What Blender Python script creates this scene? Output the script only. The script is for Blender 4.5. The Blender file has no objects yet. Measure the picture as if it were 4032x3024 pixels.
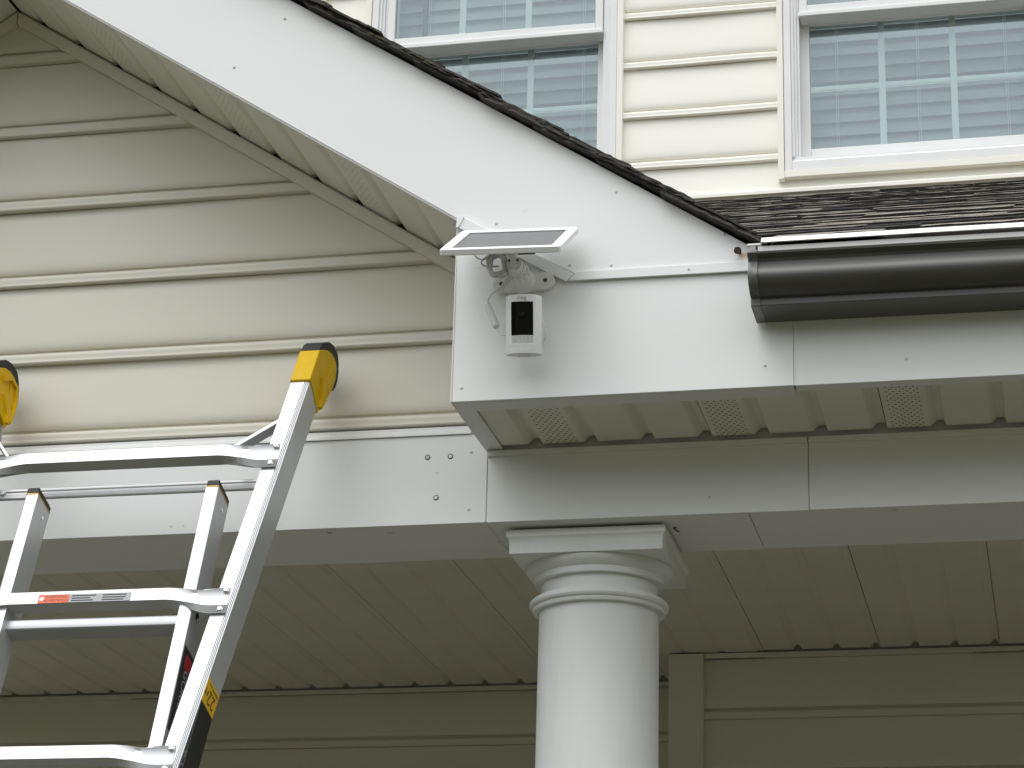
import bpy, bmesh, math, random
from mathutils import Matrix, Vector
random.seed(7)
R = math.radians
sc = bpy.context.scene
C = sc.collection

# ------------------------------------------------------------------ camera
cam = bpy.data.cameras.new('camera'); camo = bpy.data.objects.new('camera', cam); C.objects.link(camo)
cam.sensor_fit = 'HORIZONTAL'; cam.sensor_width = 36.0; cam.lens = 85.3626
cam.clip_start = 0.05; cam.clip_end = 2000
rt = Vector((0.976149, 0.215576, 0.02568)); dn = Vector((-0.049371, 0.335616, -0.940704)); fw = Vector((-0.211412, 0.917, 0.338255))
m = Matrix.Identity(4)
for i in range(3):
    m[i][0] = rt[i]; m[i][1] = -dn[i]; m[i][2] = -fw[i]
m[0][3], m[1][3], m[2][3] = 0.97308, -3.76921, -1.3630
camo.matrix_world = m
sc.camera = camo

# ------------------------------------------------------------------ light: bright overcast
SUN_EL, SUN_AZ = 60, 208        # azimuth: degrees from +Y clockwise; light comes from behind the camera, a little left
w = bpy.data.worlds.new('World'); sc.world = w; w.use_nodes = True
nt = w.node_tree; bg = nt.nodes['Background']
sky = nt.nodes.new('ShaderNodeTexSky'); sky.sky_type = 'NISHITA'; sky.sun_disc = False
sky.sun_elevation = R(SUN_EL); sky.sun_rotation = R(SUN_AZ); sky.air_density = 1.0; sky.dust_density = 2.0; sky.ozone_density = 1.0
hs = nt.nodes.new('ShaderNodeHueSaturation'); hs.inputs['Saturation'].default_value = 0.26
nt.links.new(sky.outputs[0], hs.inputs['Color']); cl = nt.nodes.new('ShaderNodeMix'); cl.data_type = 'RGBA'; cl.inputs['Factor'].default_value = .8; cl.inputs['B'].default_value = (1, 1, 1, 1)
# even cloud cover over the clear sky: the standard overcast sky, zenith three times as bright as the horizon
tcw = nt.nodes.new('ShaderNodeTexCoord'); sx = nt.nodes.new('ShaderNodeSeparateXYZ'); nt.links.new(tcw.outputs['Generated'], sx.inputs[0])
ov = nt.nodes.new('ShaderNodeMapRange'); ov.inputs['From Min'].default_value = 0; ov.inputs['From Max'].default_value = 1; ov.inputs['To Min'].default_value = 3.0; ov.inputs['To Max'].default_value = 9.0
nt.links.new(sx.outputs['Z'], ov.inputs['Value'])
cv = nt.nodes.new('ShaderNodeMix'); cv.data_type = 'RGBA'; cv.blend_type = 'MULTIPLY'; cv.inputs['Factor'].default_value = 1; cv.inputs['A'].default_value = (.975, 1.0, 1.02, 1)
nt.links.new(ov.outputs[0], cv.inputs['B']); nt.links.new(cv.outputs['Result'], cl.inputs['B'])
nt.links.new(hs.outputs[0], cl.inputs['A']); nt.links.new(cl.outputs['Result'], bg.inputs['Color'])
bg.inputs['Strength'].default_value = 0.15
sun = bpy.data.lights.new('sun', 'SUN'); sun.energy = 0.55; sun.angle = R(40); sun.color = (1, .985, .965)
suno = bpy.data.objects.new('sun', sun); C.objects.link(suno)
az, el = R(SUN_AZ), R(SUN_EL)
sd = Vector((math.sin(az) * math.cos(el), math.cos(az) * math.cos(el), math.sin(el)))
suno.rotation_euler = sd.to_track_quat('Z', 'Y').to_euler(); suno.location = sd * 20
vs = sc.view_settings; vs.view_transform = 'Standard'; vs.look = 'None'; vs.gamma = 1; vs.use_curve_mapping = False
vs.exposure = 0.83
sc.cycles.max_bounces = 7; sc.cycles.diffuse_bounces = 4; sc.cycles.glossy_bounces = 3; sc.cycles.transmission_bounces = 2; sc.cycles.transparent_max_bounces = 6

GZ = -2.95                      # ground level (soffit bottom is z = 0)

# ------------------------------------------------------------------ materials
def mat(name, col, rough=.5, metal=0., var=.06, vscale=3., bump=0., bscale=60., spec=.5, stretch=(1, 1, 1), coat=0.):
    mt = bpy.data.materials.new(name); mt.use_nodes = True
    t = mt.node_tree; b = t.nodes['Principled BSDF']; L = t.links
    b.inputs['Roughness'].default_value = rough; b.inputs['Metallic'].default_value = metal
    b.inputs['Specular IOR Level'].default_value = spec; b.inputs['Coat Weight'].default_value = coat
    tc = t.nodes.new('ShaderNodeTexCoord'); mp = t.nodes.new('ShaderNodeMapping'); mp.inputs['Scale'].default_value = stretch
    L.new(tc.outputs['Object'], mp.inputs['Vector'])
    if var > 0:
        n = t.nodes.new('ShaderNodeTexNoise'); n.inputs['Scale'].default_value = vscale; n.inputs['Detail'].default_value = 3; n.inputs['Roughness'].default_value = .6
        L.new(mp.outputs[0], n.inputs['Vector'])
        r = t.nodes.new('ShaderNodeMapRange'); r.inputs['From Min'].default_value = .25; r.inputs['From Max'].default_value = .75
        r.inputs['To Min'].default_value = 1 - var; r.inputs['To Max'].default_value = 1 + var * .4
        L.new(n.outputs['Fac'], r.inputs['Value'])
        mx = t.nodes.new('ShaderNodeMix'); mx.data_type = 'RGBA'; mx.blend_type = 'MULTIPLY'; mx.inputs['Factor'].default_value = 1
        mx.inputs['A'].default_value = (*col, 1); L.new(r.outputs[0], mx.inputs['B']); L.new(mx.outputs['Result'], b.inputs['Base Color'])
        r2 = t.nodes.new('ShaderNodeMapRange'); r2.inputs['To Min'].default_value = rough - .06; r2.inputs['To Max'].default_value = rough + .1
        L.new(n.outputs['Fac'], r2.inputs['Value']); L.new(r2.outputs[0], b.inputs['Roughness'])
    else:
        b.inputs['Base Color'].default_value = (*col, 1)
    if bump > .12:
        n2 = t.nodes.new('ShaderNodeTexNoise'); n2.inputs['Scale'].default_value = bscale; n2.inputs['Detail'].default_value = 1
        L.new(mp.outputs[0], n2.inputs['Vector'])
        bp = t.nodes.new('ShaderNodeBump'); bp.inputs['Strength'].default_value = bump; bp.inputs['Distance'].default_value = .004
        L.new(n2.outputs['Fac'], bp.inputs['Height']); L.new(bp.outputs[0], b.inputs['Normal'])
    return mt

M = {}
M['white'] = mat('white_aluminium', (.80, .81, .80), .42, var=.05, vscale=2.2, bump=.25, bscale=7, stretch=(.6, 1, 1))
M['colwhite'] = mat('white_column_paint', (.80, .81, .80), .55, var=.07, vscale=14, bump=.15, bscale=60, stretch=(1, 1, .22))
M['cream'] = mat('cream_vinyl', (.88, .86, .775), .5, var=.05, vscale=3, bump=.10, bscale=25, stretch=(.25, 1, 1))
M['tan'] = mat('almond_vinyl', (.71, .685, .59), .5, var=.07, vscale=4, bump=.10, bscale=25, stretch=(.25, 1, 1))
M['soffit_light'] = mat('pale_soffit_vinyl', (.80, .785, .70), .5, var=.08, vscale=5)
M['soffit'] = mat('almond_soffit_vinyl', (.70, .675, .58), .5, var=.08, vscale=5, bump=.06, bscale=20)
M['hole'] = mat('vent_hole_black', (.012, .011, .010), .9, var=0)
M['dark'] = mat('dark_cavity', (.015, .014, .013), .9, var=0)
M['gutter'] = mat('dark_bronze_gutter_paint', (.080, .077, .073), .33, spec=.7, var=.12, vscale=5, stretch=(1, 1, .6))
M['guttercap'] = mat('bronze_end_cap_paint', (.15, .15, .145), .32, var=.3, vscale=30, bump=.7, bscale=60)
M['guard'] = mat('white_gutter_guard', (.86, .86, .85), .3, var=.06, vscale=8)
M['lip'] = mat('light_grey_gutter_lip', (.58, .58, .57), .35, var=.12, vscale=9)
M['frame'] = mat('white_window_vinyl', (.80, .80, .80), .38, var=.05, vscale=8)
M['muntin'] = mat('pale_grid_vinyl', (.84, .87, .84), .4, var=.03, vscale=8)
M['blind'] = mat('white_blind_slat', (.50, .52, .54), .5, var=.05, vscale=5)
M['cord'] = mat('white_blind_cord', (.8, .82, .82), .6, var=0)
M['room'] = mat('dim_room_paint', (.12, .12, .125), .8, var=.1)
M['alu'] = mat('mill_aluminium', (.58, .59, .60), .36, .5, var=.08, vscale=30, bump=.06, bscale=120, stretch=(.15, 1, .15))
M['alurail'] = mat('rail_aluminium', (.58, .59, .60), .38, .5, var=.08, vscale=30, bump=.05, bscale=120, stretch=(1, .2, .12))
M['rivet'] = mat('rivet_steel', (.88, .88, .88), .25, 1.0, var=.1, vscale=80)
M['yellow'] = mat('yellow_plastic', (.76, .47, .003), .5, spec=.22, var=.10, vscale=25, bump=.1, bscale=150)
M['rubber'] = mat('black_rubber', (.016, .016, .017), .6, var=.3, vscale=60, bump=.3, bscale=200)
M['stk_orange'] = mat('orange_label', (.80, .13, .035), .45, var=.05)
M['stk_grey'] = mat('grey_label', (.36, .37, .38), .45, var=.05)
M['stk_black'] = mat('black_label', (.012, .012, .013), .35, var=.1)
M['stk_yellow'] = mat('yellow_label', (.80, .47, .01), .4, var=.05)
M['stk_red'] = mat('red_label', (.55, .02, .03), .4, var=.05)
M['ink'] = mat('black_ink', (.02, .02, .02), .5, var=0)
M['inkwhite'] = mat('white_ink', (.80, .80, .80), .5, var=.1)
M['camwhite'] = mat('white_camera_plastic', (.80, .80, .80), .35, var=.03, vscale=20)
M['panelwhite'] = mat('white_panel_plastic', (.84, .84, .84), .35, var=.03, vscale=20)
M['bracket'] = mat('white_bracket_plastic', (.76, .76, .74), .42, var=.05, vscale=40)
M['blackglass'] = mat('black_camera_glass', (.004, .004, .005), .12, var=0, spec=.25)
M['lens'] = mat('camera_lens', (.003, .003, .004), .05, var=0)
M['inkgrey'] = mat('grey_logo_ink', (.22, .22, .22), .5, var=0)
M['cable'] = mat('white_cable', (.70, .70, .68), .45, var=.05)
M['cell'] = mat('solar_cell_glass', (.035, .037, .042), .16, var=.1, vscale=15)
M['screwdark'] = mat('dark_screw', (.10, .10, .10), .4, .6, var=.2, vscale=200)
M['nail'] = mat('painted_nail_head', (.66, .66, .65), .45, var=.3, vscale=200)
M['rust'] = mat('rusty_iron', (.05, .025, .015), .8, var=.5, vscale=200, bump=.5, bscale=400)
M['concrete'] = mat('concrete', (.050, .046, .038), .85, var=.2, vscale=2, bump=.4, bscale=60)
M['drip'] = mat('drip_edge_metal', (.55, .55, .54), .4, var=.1)

def shingle_mat(name, a, b_, moss=.0):
    mt = bpy.data.materials.new(name); mt.use_nodes = True
    t = mt.node_tree; b = t.nodes['Principled BSDF']; L = t.links; b.inputs['Roughness'].default_value = .95; b.inputs['Specular IOR Level'].default_value = .15
    g = t.nodes.new('ShaderNodeNewGeometry'); oi = t.nodes.new('ShaderNodeObjectInfo')
    n = t.nodes.new('ShaderNodeTexNoise'); n.inputs['Scale'].default_value = 700; n.inputs['Detail'].default_value = 2
    n2 = t.nodes.new('ShaderNodeTexNoise'); n2.inputs['Scale'].default_value = 9; n2.inputs['Detail'].default_value = 4
    L.new(g.outputs['Position'], n.inputs['Vector']); L.new(g.outputs['Position'], n2.inputs['Vector'])
    r = t.nodes.new('ShaderNodeValToRGB'); r.color_ramp.elements[0].position = .34; r.color_ramp.elements[1].position = .66
    r.color_ramp.elements[0].color = (*a, 1); r.color_ramp.elements[1].color = (*b_, 1); L.new(n.outputs['Fac'], r.inputs['Fac'])
    rr = t.nodes.new('ShaderNodeMapRange'); rr.inputs['To Min'].default_value = .55; rr.inputs['To Max'].default_value = 1.5; L.new(oi.outputs['Random'], rr.inputs['Value'])
    mx = t.nodes.new('ShaderNodeMix'); mx.data_type = 'RGBA'; mx.blend_type = 'MULTIPLY'; mx.inputs['Factor'].default_value = 1
    L.new(r.outputs[0], mx.inputs['A']); L.new(rr.outputs[0], mx.inputs['B'])
    ms = t.nodes.new('ShaderNodeMix'); ms.data_type = 'RGBA'; ms.inputs['B'].default_value = (.045, .05, .02, 1)
    mr = t.nodes.new('ShaderNodeMapRange'); mr.inputs['From Min'].default_value = .56; mr.inputs['From Max'].default_value = .7; mr.inputs['To Max'].default_value = moss
    L.new(n2.outputs['Fac'], mr.inputs['Value']); L.new(mr.outputs[0], ms.inputs['Factor']); L.new(mx.outputs['Result'], ms.inputs['A']); L.new(ms.outputs['Result'], b.inputs['Base Color'])
    bp = t.nodes.new('ShaderNodeBump'); bp.inputs['Strength'].default_value = .6; bp.inputs['Distance'].default_value = .0012; L.new(n.outputs['Fac'], bp.inputs['Height']); L.new(bp.outputs[0], b.inputs['Normal'])
    return mt
M['shingle'] = shingle_mat('brown_shingle_granules', (.075, .066, .056), (.30, .27, .23), .25)
M['asphalt'] = mat('cut_asphalt_edge', (.018, .016, .014), .9, var=.4, vscale=60, bump=.5, bscale=300)
M['shingle_dark'] = shingle_mat('charcoal_shingle_granules', (.014, .013, .012), (.085, .077, .070), .45)

def glass_mat():
    mt = bpy.data.materials.new('window_glass'); mt.use_nodes = True
    t = mt.node_tree; L = t.links; t.nodes.remove(t.nodes['Principled BSDF']); out = t.nodes['Material Output']
    tr = t.nodes.new('ShaderNodeBsdfTransparent'); tr.inputs['Color'].default_value = (.80, .85, .84, 1)
    gl = t.nodes.new('ShaderNodeBsdfGlossy'); gl.inputs['Roughness'].default_value = .01; gl.inputs['Color'].default_value = (.86, .95, 1, 1)
    n = t.nodes.new('ShaderNodeTexNoise'); n.inputs['Scale'].default_value = 2.2; tc = t.nodes.new('ShaderNodeTexCoord'); L.new(tc.outputs['Object'], n.inputs['Vector'])
    bp = t.nodes.new('ShaderNodeBump'); bp.inputs['Strength'].default_value = .03; bp.inputs['Distance'].default_value = .01
    L.new(n.outputs['Fac'], bp.inputs['Height']); L.new(bp.outputs[0], gl.inputs['Normal'])
    mx = t.nodes.new('ShaderNodeMixShader'); mx.inputs['Fac'].default_value = .120; L.new(tr.outputs[0], mx.inputs[1]); L.new(gl.outputs[0], mx.inputs[2]); L.new(mx.outputs[0], out.inputs['Surface'])
    return mt
M['glass'] = glass_mat()

# white fascia with rust stains around the exposed nail
def add_spot(mt, spots):
    t = mt.node_tree; L = t.links; b = t.nodes['Principled BSDF']; src = b.inputs['Base Color'].links[0].from_socket
    g = t.nodes.new('ShaderNodeNewGeometry'); ns = t.nodes.new('ShaderNodeTexNoise'); ns.inputs['Scale'].default_value = 90; L.new(g.outputs['Position'], ns.inputs['Vector'])
    for (x, z, rx, rz, col, amt) in spots:
        mp = t.nodes.new('ShaderNodeMapping'); mp.vector_type = 'TEXTURE'; mp.inputs['Location'].default_value = (x, 0, z); mp.inputs['Scale'].default_value = (rx, 1, rz); L.new(g.outputs['Position'], mp.inputs['Vector'])
        ln = t.nodes.new('ShaderNodeVectorMath'); ln.operation = 'LENGTH'; L.new(mp.outputs[0], ln.inputs[0])
        ad = t.nodes.new('ShaderNodeMath'); ad.operation = 'MULTIPLY_ADD'; L.new(ns.outputs['Fac'], ad.inputs[0]); ad.inputs[1].default_value = .9; L.new(ln.outputs['Value'], ad.inputs[2])
        mr = t.nodes.new('ShaderNodeMapRange'); mr.inputs['From Min'].default_value = .55; mr.inputs['From Max'].default_value = 1.35; mr.inputs['To Min'].default_value = amt; mr.inputs['To Max'].default_value = 0; L.new(ad.outputs[0], mr.inputs['Value'])
        mx = t.nodes.new('ShaderNodeMix'); mx.data_type = 'RGBA'; mx.inputs['B'].default_value = (*col, 1); L.new(mr.outputs[0], mx.inputs['Factor']); L.new(src, mx.inputs['A']); src = mx.outputs['Result']
    L.new(src, b.inputs['Base Color'])
M['fascia'] = mat('white_fascia_aluminium', (.80, .81, .80), .42, var=.05, vscale=2.2, bump=.25, bscale=5, stretch=(.6, 1, 1))
add_spot(M['fascia'], [(.499, .236, .016, .010, (.60, .45, .28), .95), (.493, .241, .005, .006, (.22, .08, .03), .9), (.042, .244, .010, .003, (.62, .62, .60), .6), (.036, .258, .006, .002, (.5, .5, .49), .6), (.118, .345, .012, .004, (.66, .66, .65), .5)])

def grass_mat():
    mt = mat('lawn_grass', (.074, .071, .037), .95, var=.45, vscale=6, bump=.8, bscale=120)
    return mt
M['grass'] = grass_mat()
M['block_green'] = mat('horizon_block_green', (.035, .05, .022), .95, var=.5, vscale=.15)  # dark green for the added ring that blocks the low sky

# ------------------------------------------------------------------ builders
class MB:
    def __init__(s): s.v = []; s.f = []
    def pt(s, p): s.v.append(tuple(p)); return len(s.v) - 1
    def poly(s, ps): s.f.append([s.pt(p) for p in ps]); return s
    def loft(s, rings, cap=True, closed=True):
        n = len(rings[0]); base = [[s.pt(p) for p in r] for r in rings]
        for a, b in zip(base, base[1:]):
            for i in range(n if closed else n - 1):
                j = (i + 1) % n; s.f.append([a[i], a[j], b[j], b[i]])
        if cap and closed: s.f.append(base[0][::-1]); s.f.append(base[-1])
        return s
    def box(s, x0, x1, y0, y1, z0, z1):
        r = lambda x: [(x, y0, z0), (x, y1, z0), (x, y1, z1), (x, y0, z1)]
        return s.loft([r(x0), r(x1)])
    def prism(s, pts, f0, f1): return s.loft([[f0(a, b) for a, b in pts], [f1(a, b) for a, b in pts]])
    def xz(s, pts, y0, y1): return s.prism(pts, lambda a, b: (a, y0, b), lambda a, b: (a, y1, b))
    def yz(s, pts, x0, x1): return s.prism(pts, lambda a, b: (x0, a, b), lambda a, b: (x1, a, b))
    def cyl(s, a, b, r0, r1=None, n=20, cap=True):
        a = Vector(a); b = Vector(b); r1 = r0 if r1 is None else r1; d = (b - a).normalized()
        t = Vector((0, 0, 1)) if abs(d.z) < .9 else Vector((1, 0, 0)); e1 = d.cross(t).normalized(); e2 = d.cross(e1)
        ring = lambda c, r: [tuple(c + e1 * r * math.cos(2 * math.pi * i / n) + e2 * r * math.sin(2 * math.pi * i / n)) for i in range(n)]
        return s.loft([ring(a, r0), ring(b, r1)], cap)
    def tube(s, path, r, n=8):
        P = [Vector(p) for p in path]; rings = []; e1 = None
        for i, p in enumerate(P):
            d = (P[min(i + 1, len(P) - 1)] - P[max(i - 1, 0)]).normalized()
            if e1 is None:
                t = Vector((0, 0, 1)) if abs(d.z) < .9 else Vector((1, 0, 0)); e1 = d.cross(t).normalized()
            else: e1 = (e1 - d * e1.dot(d)).normalized()
            e2 = d.cross(e1); rings.append([tuple(p + (e1 * math.cos(2 * math.pi * k / n) + e2 * math.sin(2 * math.pi * k / n)) * r) for k in range(n)])
        return s.loft(rings)
    def lathe(s, prof, cx, cy, n=64, cap=True):
        return s.loft([[(cx + r * math.cos(2 * math.pi * i / n), cy + r * math.sin(2 * math.pi * i / n), z) for i in range(n)] for r, z in prof], cap)
    def build(s, name, material, parent=None, smooth=None, bevel=0., seg=2):
        me = bpy.data.meshes.new(name); off = ORIG.get(parent.name, Vector((0, 0, 0))) if parent else Vector((0, 0, 0))
        me.from_pydata([tuple(Vector(p) - off) for p in s.v], [], s.f)
        bm = bmesh.new(); bm.from_mesh(me); bmesh.ops.remove_doubles(bm, verts=bm.verts, dist=1e-6); bmesh.ops.recalc_face_normals(bm, faces=bm.faces)
        if bevel > 0:
            bmesh.ops.bevel(bm, geom=[e for e in bm.edges if len(e.link_faces) == 2 and e.calc_face_angle(0) > .5], offset=bevel, segments=seg, profile=.5, affect='EDGES', clamp_overlap=True)
        bm.to_mesh(me); bm.free()
        me.materials.append(material)
        o = bpy.data.objects.new(name, me); C.objects.link(o)
        if parent: o.parent = parent; ORIG[o.name] = off
        if smooth is not None:
            me.shade_smooth()
            me.set_sharp_from_angle(angle=R(smooth))
        return o
ORIG = {}
def thing(name, label, cat, loc, group=None):
    o = bpy.data.objects.new(name, None); C.objects.link(o); o.location = loc; o.empty_display_size = .1
    o['label'] = label; o['category'] = cat; ORIG[o.name] = Vector(loc)
    if group: o['group'] = group
    return o
def structure(o): o['kind'] = 'structure'; return o

def text_mesh(body, size, place, name, material, parent, align='CENTER'):
    cu = bpy.data.curves.new('txt', 'FONT'); cu.body = body; cu.size = size; cu.align_x = align; cu.align_y = 'CENTER'; cu.resolution_u = 3
    to = bpy.data.objects.new('txt', cu); C.objects.link(to)
    dg = bpy.context.evaluated_depsgraph_get(); dg.update()
    me = bpy.data.meshes.new_from_object(to.evaluated_get(dg)); bpy.data.objects.remove(to); bpy.data.curves.remove(cu)
    off = ORIG.get(parent.name, Vector((0, 0, 0)))
    for v in me.vertices: v.co = Vector(place(v.co.x, v.co.y)) - off
    me.name = name; me.materials.clear(); me.materials.append(material)
    o = bpy.data.objects.new(name, me); C.objects.link(o); o.parent = parent; ORIG[o.name] = off
    return o

# ------------------------------------------------------------------ setting
g = MB().box(-300, 300, -300, 300, GZ - .2, GZ).build('ground', M['grass']); structure(g)
pf = MB().box(-2.9, 6, .05, 2.85, GZ - .1, GZ + .32).build('porch_floor', M['concrete'], bevel=.01); structure(pf)
wk = MB().box(-1.9, -.1, -14, .049, GZ - .1, GZ + .02).build('path', M['concrete'], bevel=.01); structure(wk)

# unseen ring added to block the lowest sky, standing in for trees and houses
hr = random.Random(11); hm = MB(); N = 160; rings = []
hz = [hr.uniform(15, 19) + 6 * math.sin(i * .21) + 3 * math.sin(i * .57 + 1) + hr.uniform(-1.5, 1.5) for i in range(N)]
for rad, k in ((105, 0), (112, .55), (120, .9), (128, 1.0), (160, .8), (280, .05)):
    rings.append([(rad * math.cos(2 * math.pi * i / N), rad * math.sin(2 * math.pi * i / N), GZ - .15 + hz[i] * k * (1 + hr.uniform(-.05, .05)) * 1.25) for i in range(N)])
horizon_block = hm.loft(rings, cap=False).build('horizon_block', M['block_green']); structure(horizon_block)
house = thing('house', 'cream sided house with white gabled porch, column and dark shingle roof', 'house', (0, 1.2, GZ))
YB, ZB, YG, YR, YL, YW = .268, -.1335, .288, 2.4934, 2.8069, 2.49
MS = .648                                  # gable slope
AX = -1.003                                # gable centre line
def mir(x): return 2 * AX - x

# ---- beaded siding boards ---------------------------------------------------
EXP = .1617
def bead_profile(bh=.0212):
    # (outward, height above board bottom)
    return [(-.004, .0), (.0130, .0), (.0160, .0006), (.0172, .0026), (.0166, .0058), (.0163, .0085), (.0170, .0125), (.0168, .0160), (.0152, .0192), (.0120, bh), (.0030, bh + .0004),
            (.0030, bh + .0070), (.0088, bh + .0075), (.0106, bh + .0105), (.0117, bh + .0150), (.0122, bh + .0220), (.0121, bh + .034), (.0082, EXP * .62), (.0045, EXP * .9), (.0028, EXP - .001), (-.004, EXP - .001)]
def board(parent, yref, z0, xl, xr, material, zclip=None):
    """xl / xr: functions of height giving the board's ends"""
    pr = bead_profile(); pts = []
    for o, h in pr:
        z = z0 + h
        if zclip is not None and z > zclip: z = zclip
        pts.append((o, z))
    A, B = [], []
    for o, z in pts:
        a, b = xl(z), xr(z)
        if b < a: a = b = (a + b) / 2
        A.append((a, yref - o, z)); B.append((b, yref - o, z))
    if all(abs(a[0] - b[0]) < .004 for a, b in zip(A, B)): return
    nseg = 10
    rings = []
    ph = random.random() * 6
    for k in range(nseg + 1):
        t = k / nseg
        rings.append([(a[0] + (b[0] - a[0]) * t, a[1] + .0009 * math.sin(ph + t * 7.3), a[2] + .0006 * math.sin(ph * 2 + t * 5.1)) for a, b in zip(A, B)])
    MB().loft(rings).build('siding_board', material, parent, smooth=40)

# gable wall
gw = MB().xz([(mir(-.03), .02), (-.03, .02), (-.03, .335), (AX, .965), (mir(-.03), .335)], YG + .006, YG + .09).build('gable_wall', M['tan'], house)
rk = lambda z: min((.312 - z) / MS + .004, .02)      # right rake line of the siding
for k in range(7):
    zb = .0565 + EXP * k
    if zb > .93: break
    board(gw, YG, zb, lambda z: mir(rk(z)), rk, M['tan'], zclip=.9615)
# rake trim (J channel) on the siding
def rake_strip(y0, y1, zo_top, zo_bot, x_hi, x_lo, side):
    f = (lambda x: x) if side > 0 else mir
    P = [(f(x_hi), zo_top - MS * x_hi), (f(x_lo), zo_top - MS * x_lo), (f(x_lo), zo_bot - MS * x_lo), (f(x_hi), zo_bot - MS * x_hi)]
    return MB().xz(P, y0, y1)
for sd_ in (1, -1):
    x_hi = AX + .0012
    rake_strip(.2655, YG + .004, .3305, .3030, x_hi, .02, sd_).build('rake_trim', M['tan'], house, bevel=.0012)
    rake_strip(.2700, YG + .004, .3335, .3318, x_hi, .02, sd_).build('rake_trim_lip', M['tan'], house)
# flashing under the siding
MB().yz([(YB - .004, .034), (YB - .004, .0365), (YB + .006, .047), (YB + .006, .052), (YB + .03, .056), (YB + .03, .034)], -2.0, -.03).build('siding_flashing', M['white'], house)

# ---- fascia ----------------------------------------------------------------
TT, FB = .5845, .3345
gf = MB().xz([(AX, FB - MS * AX), (-.0005, FB), (0, .0), (.5805, 0), (.5805, .208), (.5265, TT - MS * .5265), (AX, TT - MS * AX)], .0, .009).build('gable_fascia', M['fascia'], house, bevel=.001)
MB().xz([(AX - .0008, FB - MS * AX), (mir(-.0005), FB), (mir(0), .0), (mir(.5805), 0), (mir(.5805), .208), (mir(.5265), TT - MS * .5265), (AX - .0008, TT - MS * AX)], .0, .009).build('gable_fascia', M['fascia'], house, bevel=.001)
# upper covering of the rake, one sheet proud of the board, with its folded lower hem
MB().xz([(.0135, .3345), (.2155, .2190), (.5220, .2225), (.5220, .2445), (AX + .001, TT - .004 - MS * (AX + .001)), (AX + .001, FB + .004 - MS * (AX + .001)), (-.002, FB + .004 - MS * -.002)], -.0022, -.0002).build('rake_cover_sheet', M['fascia'], gf)
MB().loft([[(.0125, -.0085, .3378), (.0125, -.003, .3378), (.0010, -.003, .3195), (.0010, -.0085, .3195)],
           [(.2105, -.0085, .2175), (.2105, -.003, .2175), (.1955, -.003, .2062), (.1955, -.0085, .2062)]]).build('trim_strip', M['fascia'], gf, bevel=.0008)
MB().loft([[(.2145, -.0075, .2235), (.2145, -.003, .2235), (.1985, -.003, .2072), (.1985, -.0075, .2072)],
           [(.5200, -.0075, .2240), (.5200, -.003, .2240), (.5200, -.003, .2058), (.5200, -.0075, .2058)]]).build('trim_strip', M['fascia'], gf, bevel=.0008)
# corner tab at the left end of the strip
MB().xz([(.0, .336), (.0125, .3385), (.004, .320), (-.001, .318)], -.0105, -.004).build('corner_tab', M['fascia'], gf)
# left return edge (folded metal, a touch proud) and bottom hem
MB().box(-.0022, -.0002, -.0012, .262, .0, .332).build('return_side', M['fascia'], gf)
ef = MB().box(.5822, 2.6, .0006, .009, -.0004, .238).build('eave_fascia', M['fascia'], house, bevel=.001)
MB().xz([(.5812, .0), (.5840, .0), (.5840, .12), (.5812, .12)], -.0006, .0004).build('seam_hem', M['fascia'], ef)
# underside hem of fascia
for a, b, d in ((.001, .579, .040), (.583, 2.6, .020)):
    MB().box(a, b, .0095, .0105 + d, .0, .0016).build('fascia_hem', M['white'], gf if a < .1 else ef)
def nail(parent, x, y, z, r=.0027, axis=(0, -1, 0), mt='nail', name='nail', h=.0016):
    a = Vector((x, y, z)); d = Vector(axis)
    MB().cyl(a - d * .001, a + d * h * .5, r, r, 12).cyl(a + d * h * .5, a + d * h, r, r * .55, 12).build(name, M[mt], parent, smooth=40)
for x, z in ((-.3414, .7619), (-.4327, .6704), (.0693, .3248), (.2794, .3692), (.4668, .2781), (.5091, .2330), (.2003, .2380), (.2726, .2335)): nail(gf, x, -.0022, z)
for x, z in ((.5330, .0374), (.0164, .0250)): nail(gf, x, 0, z)
nail(gf, .4068, -.0075, .2150, .0018)
nail(ef, .7650, .0006, .0364)
rn = MB().cyl((.4935, .0, .2415), (.4915, -.020, .2385), .0020, n=10).cyl((.4915, -.020, .2385), (.4912, -.0225, .2380), .0066, .0060, 14).build('rusty_nail', M['rust'], gf, smooth=40)
rn['label'] = 'large rusty nail sticking out of the white fascia'

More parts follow.
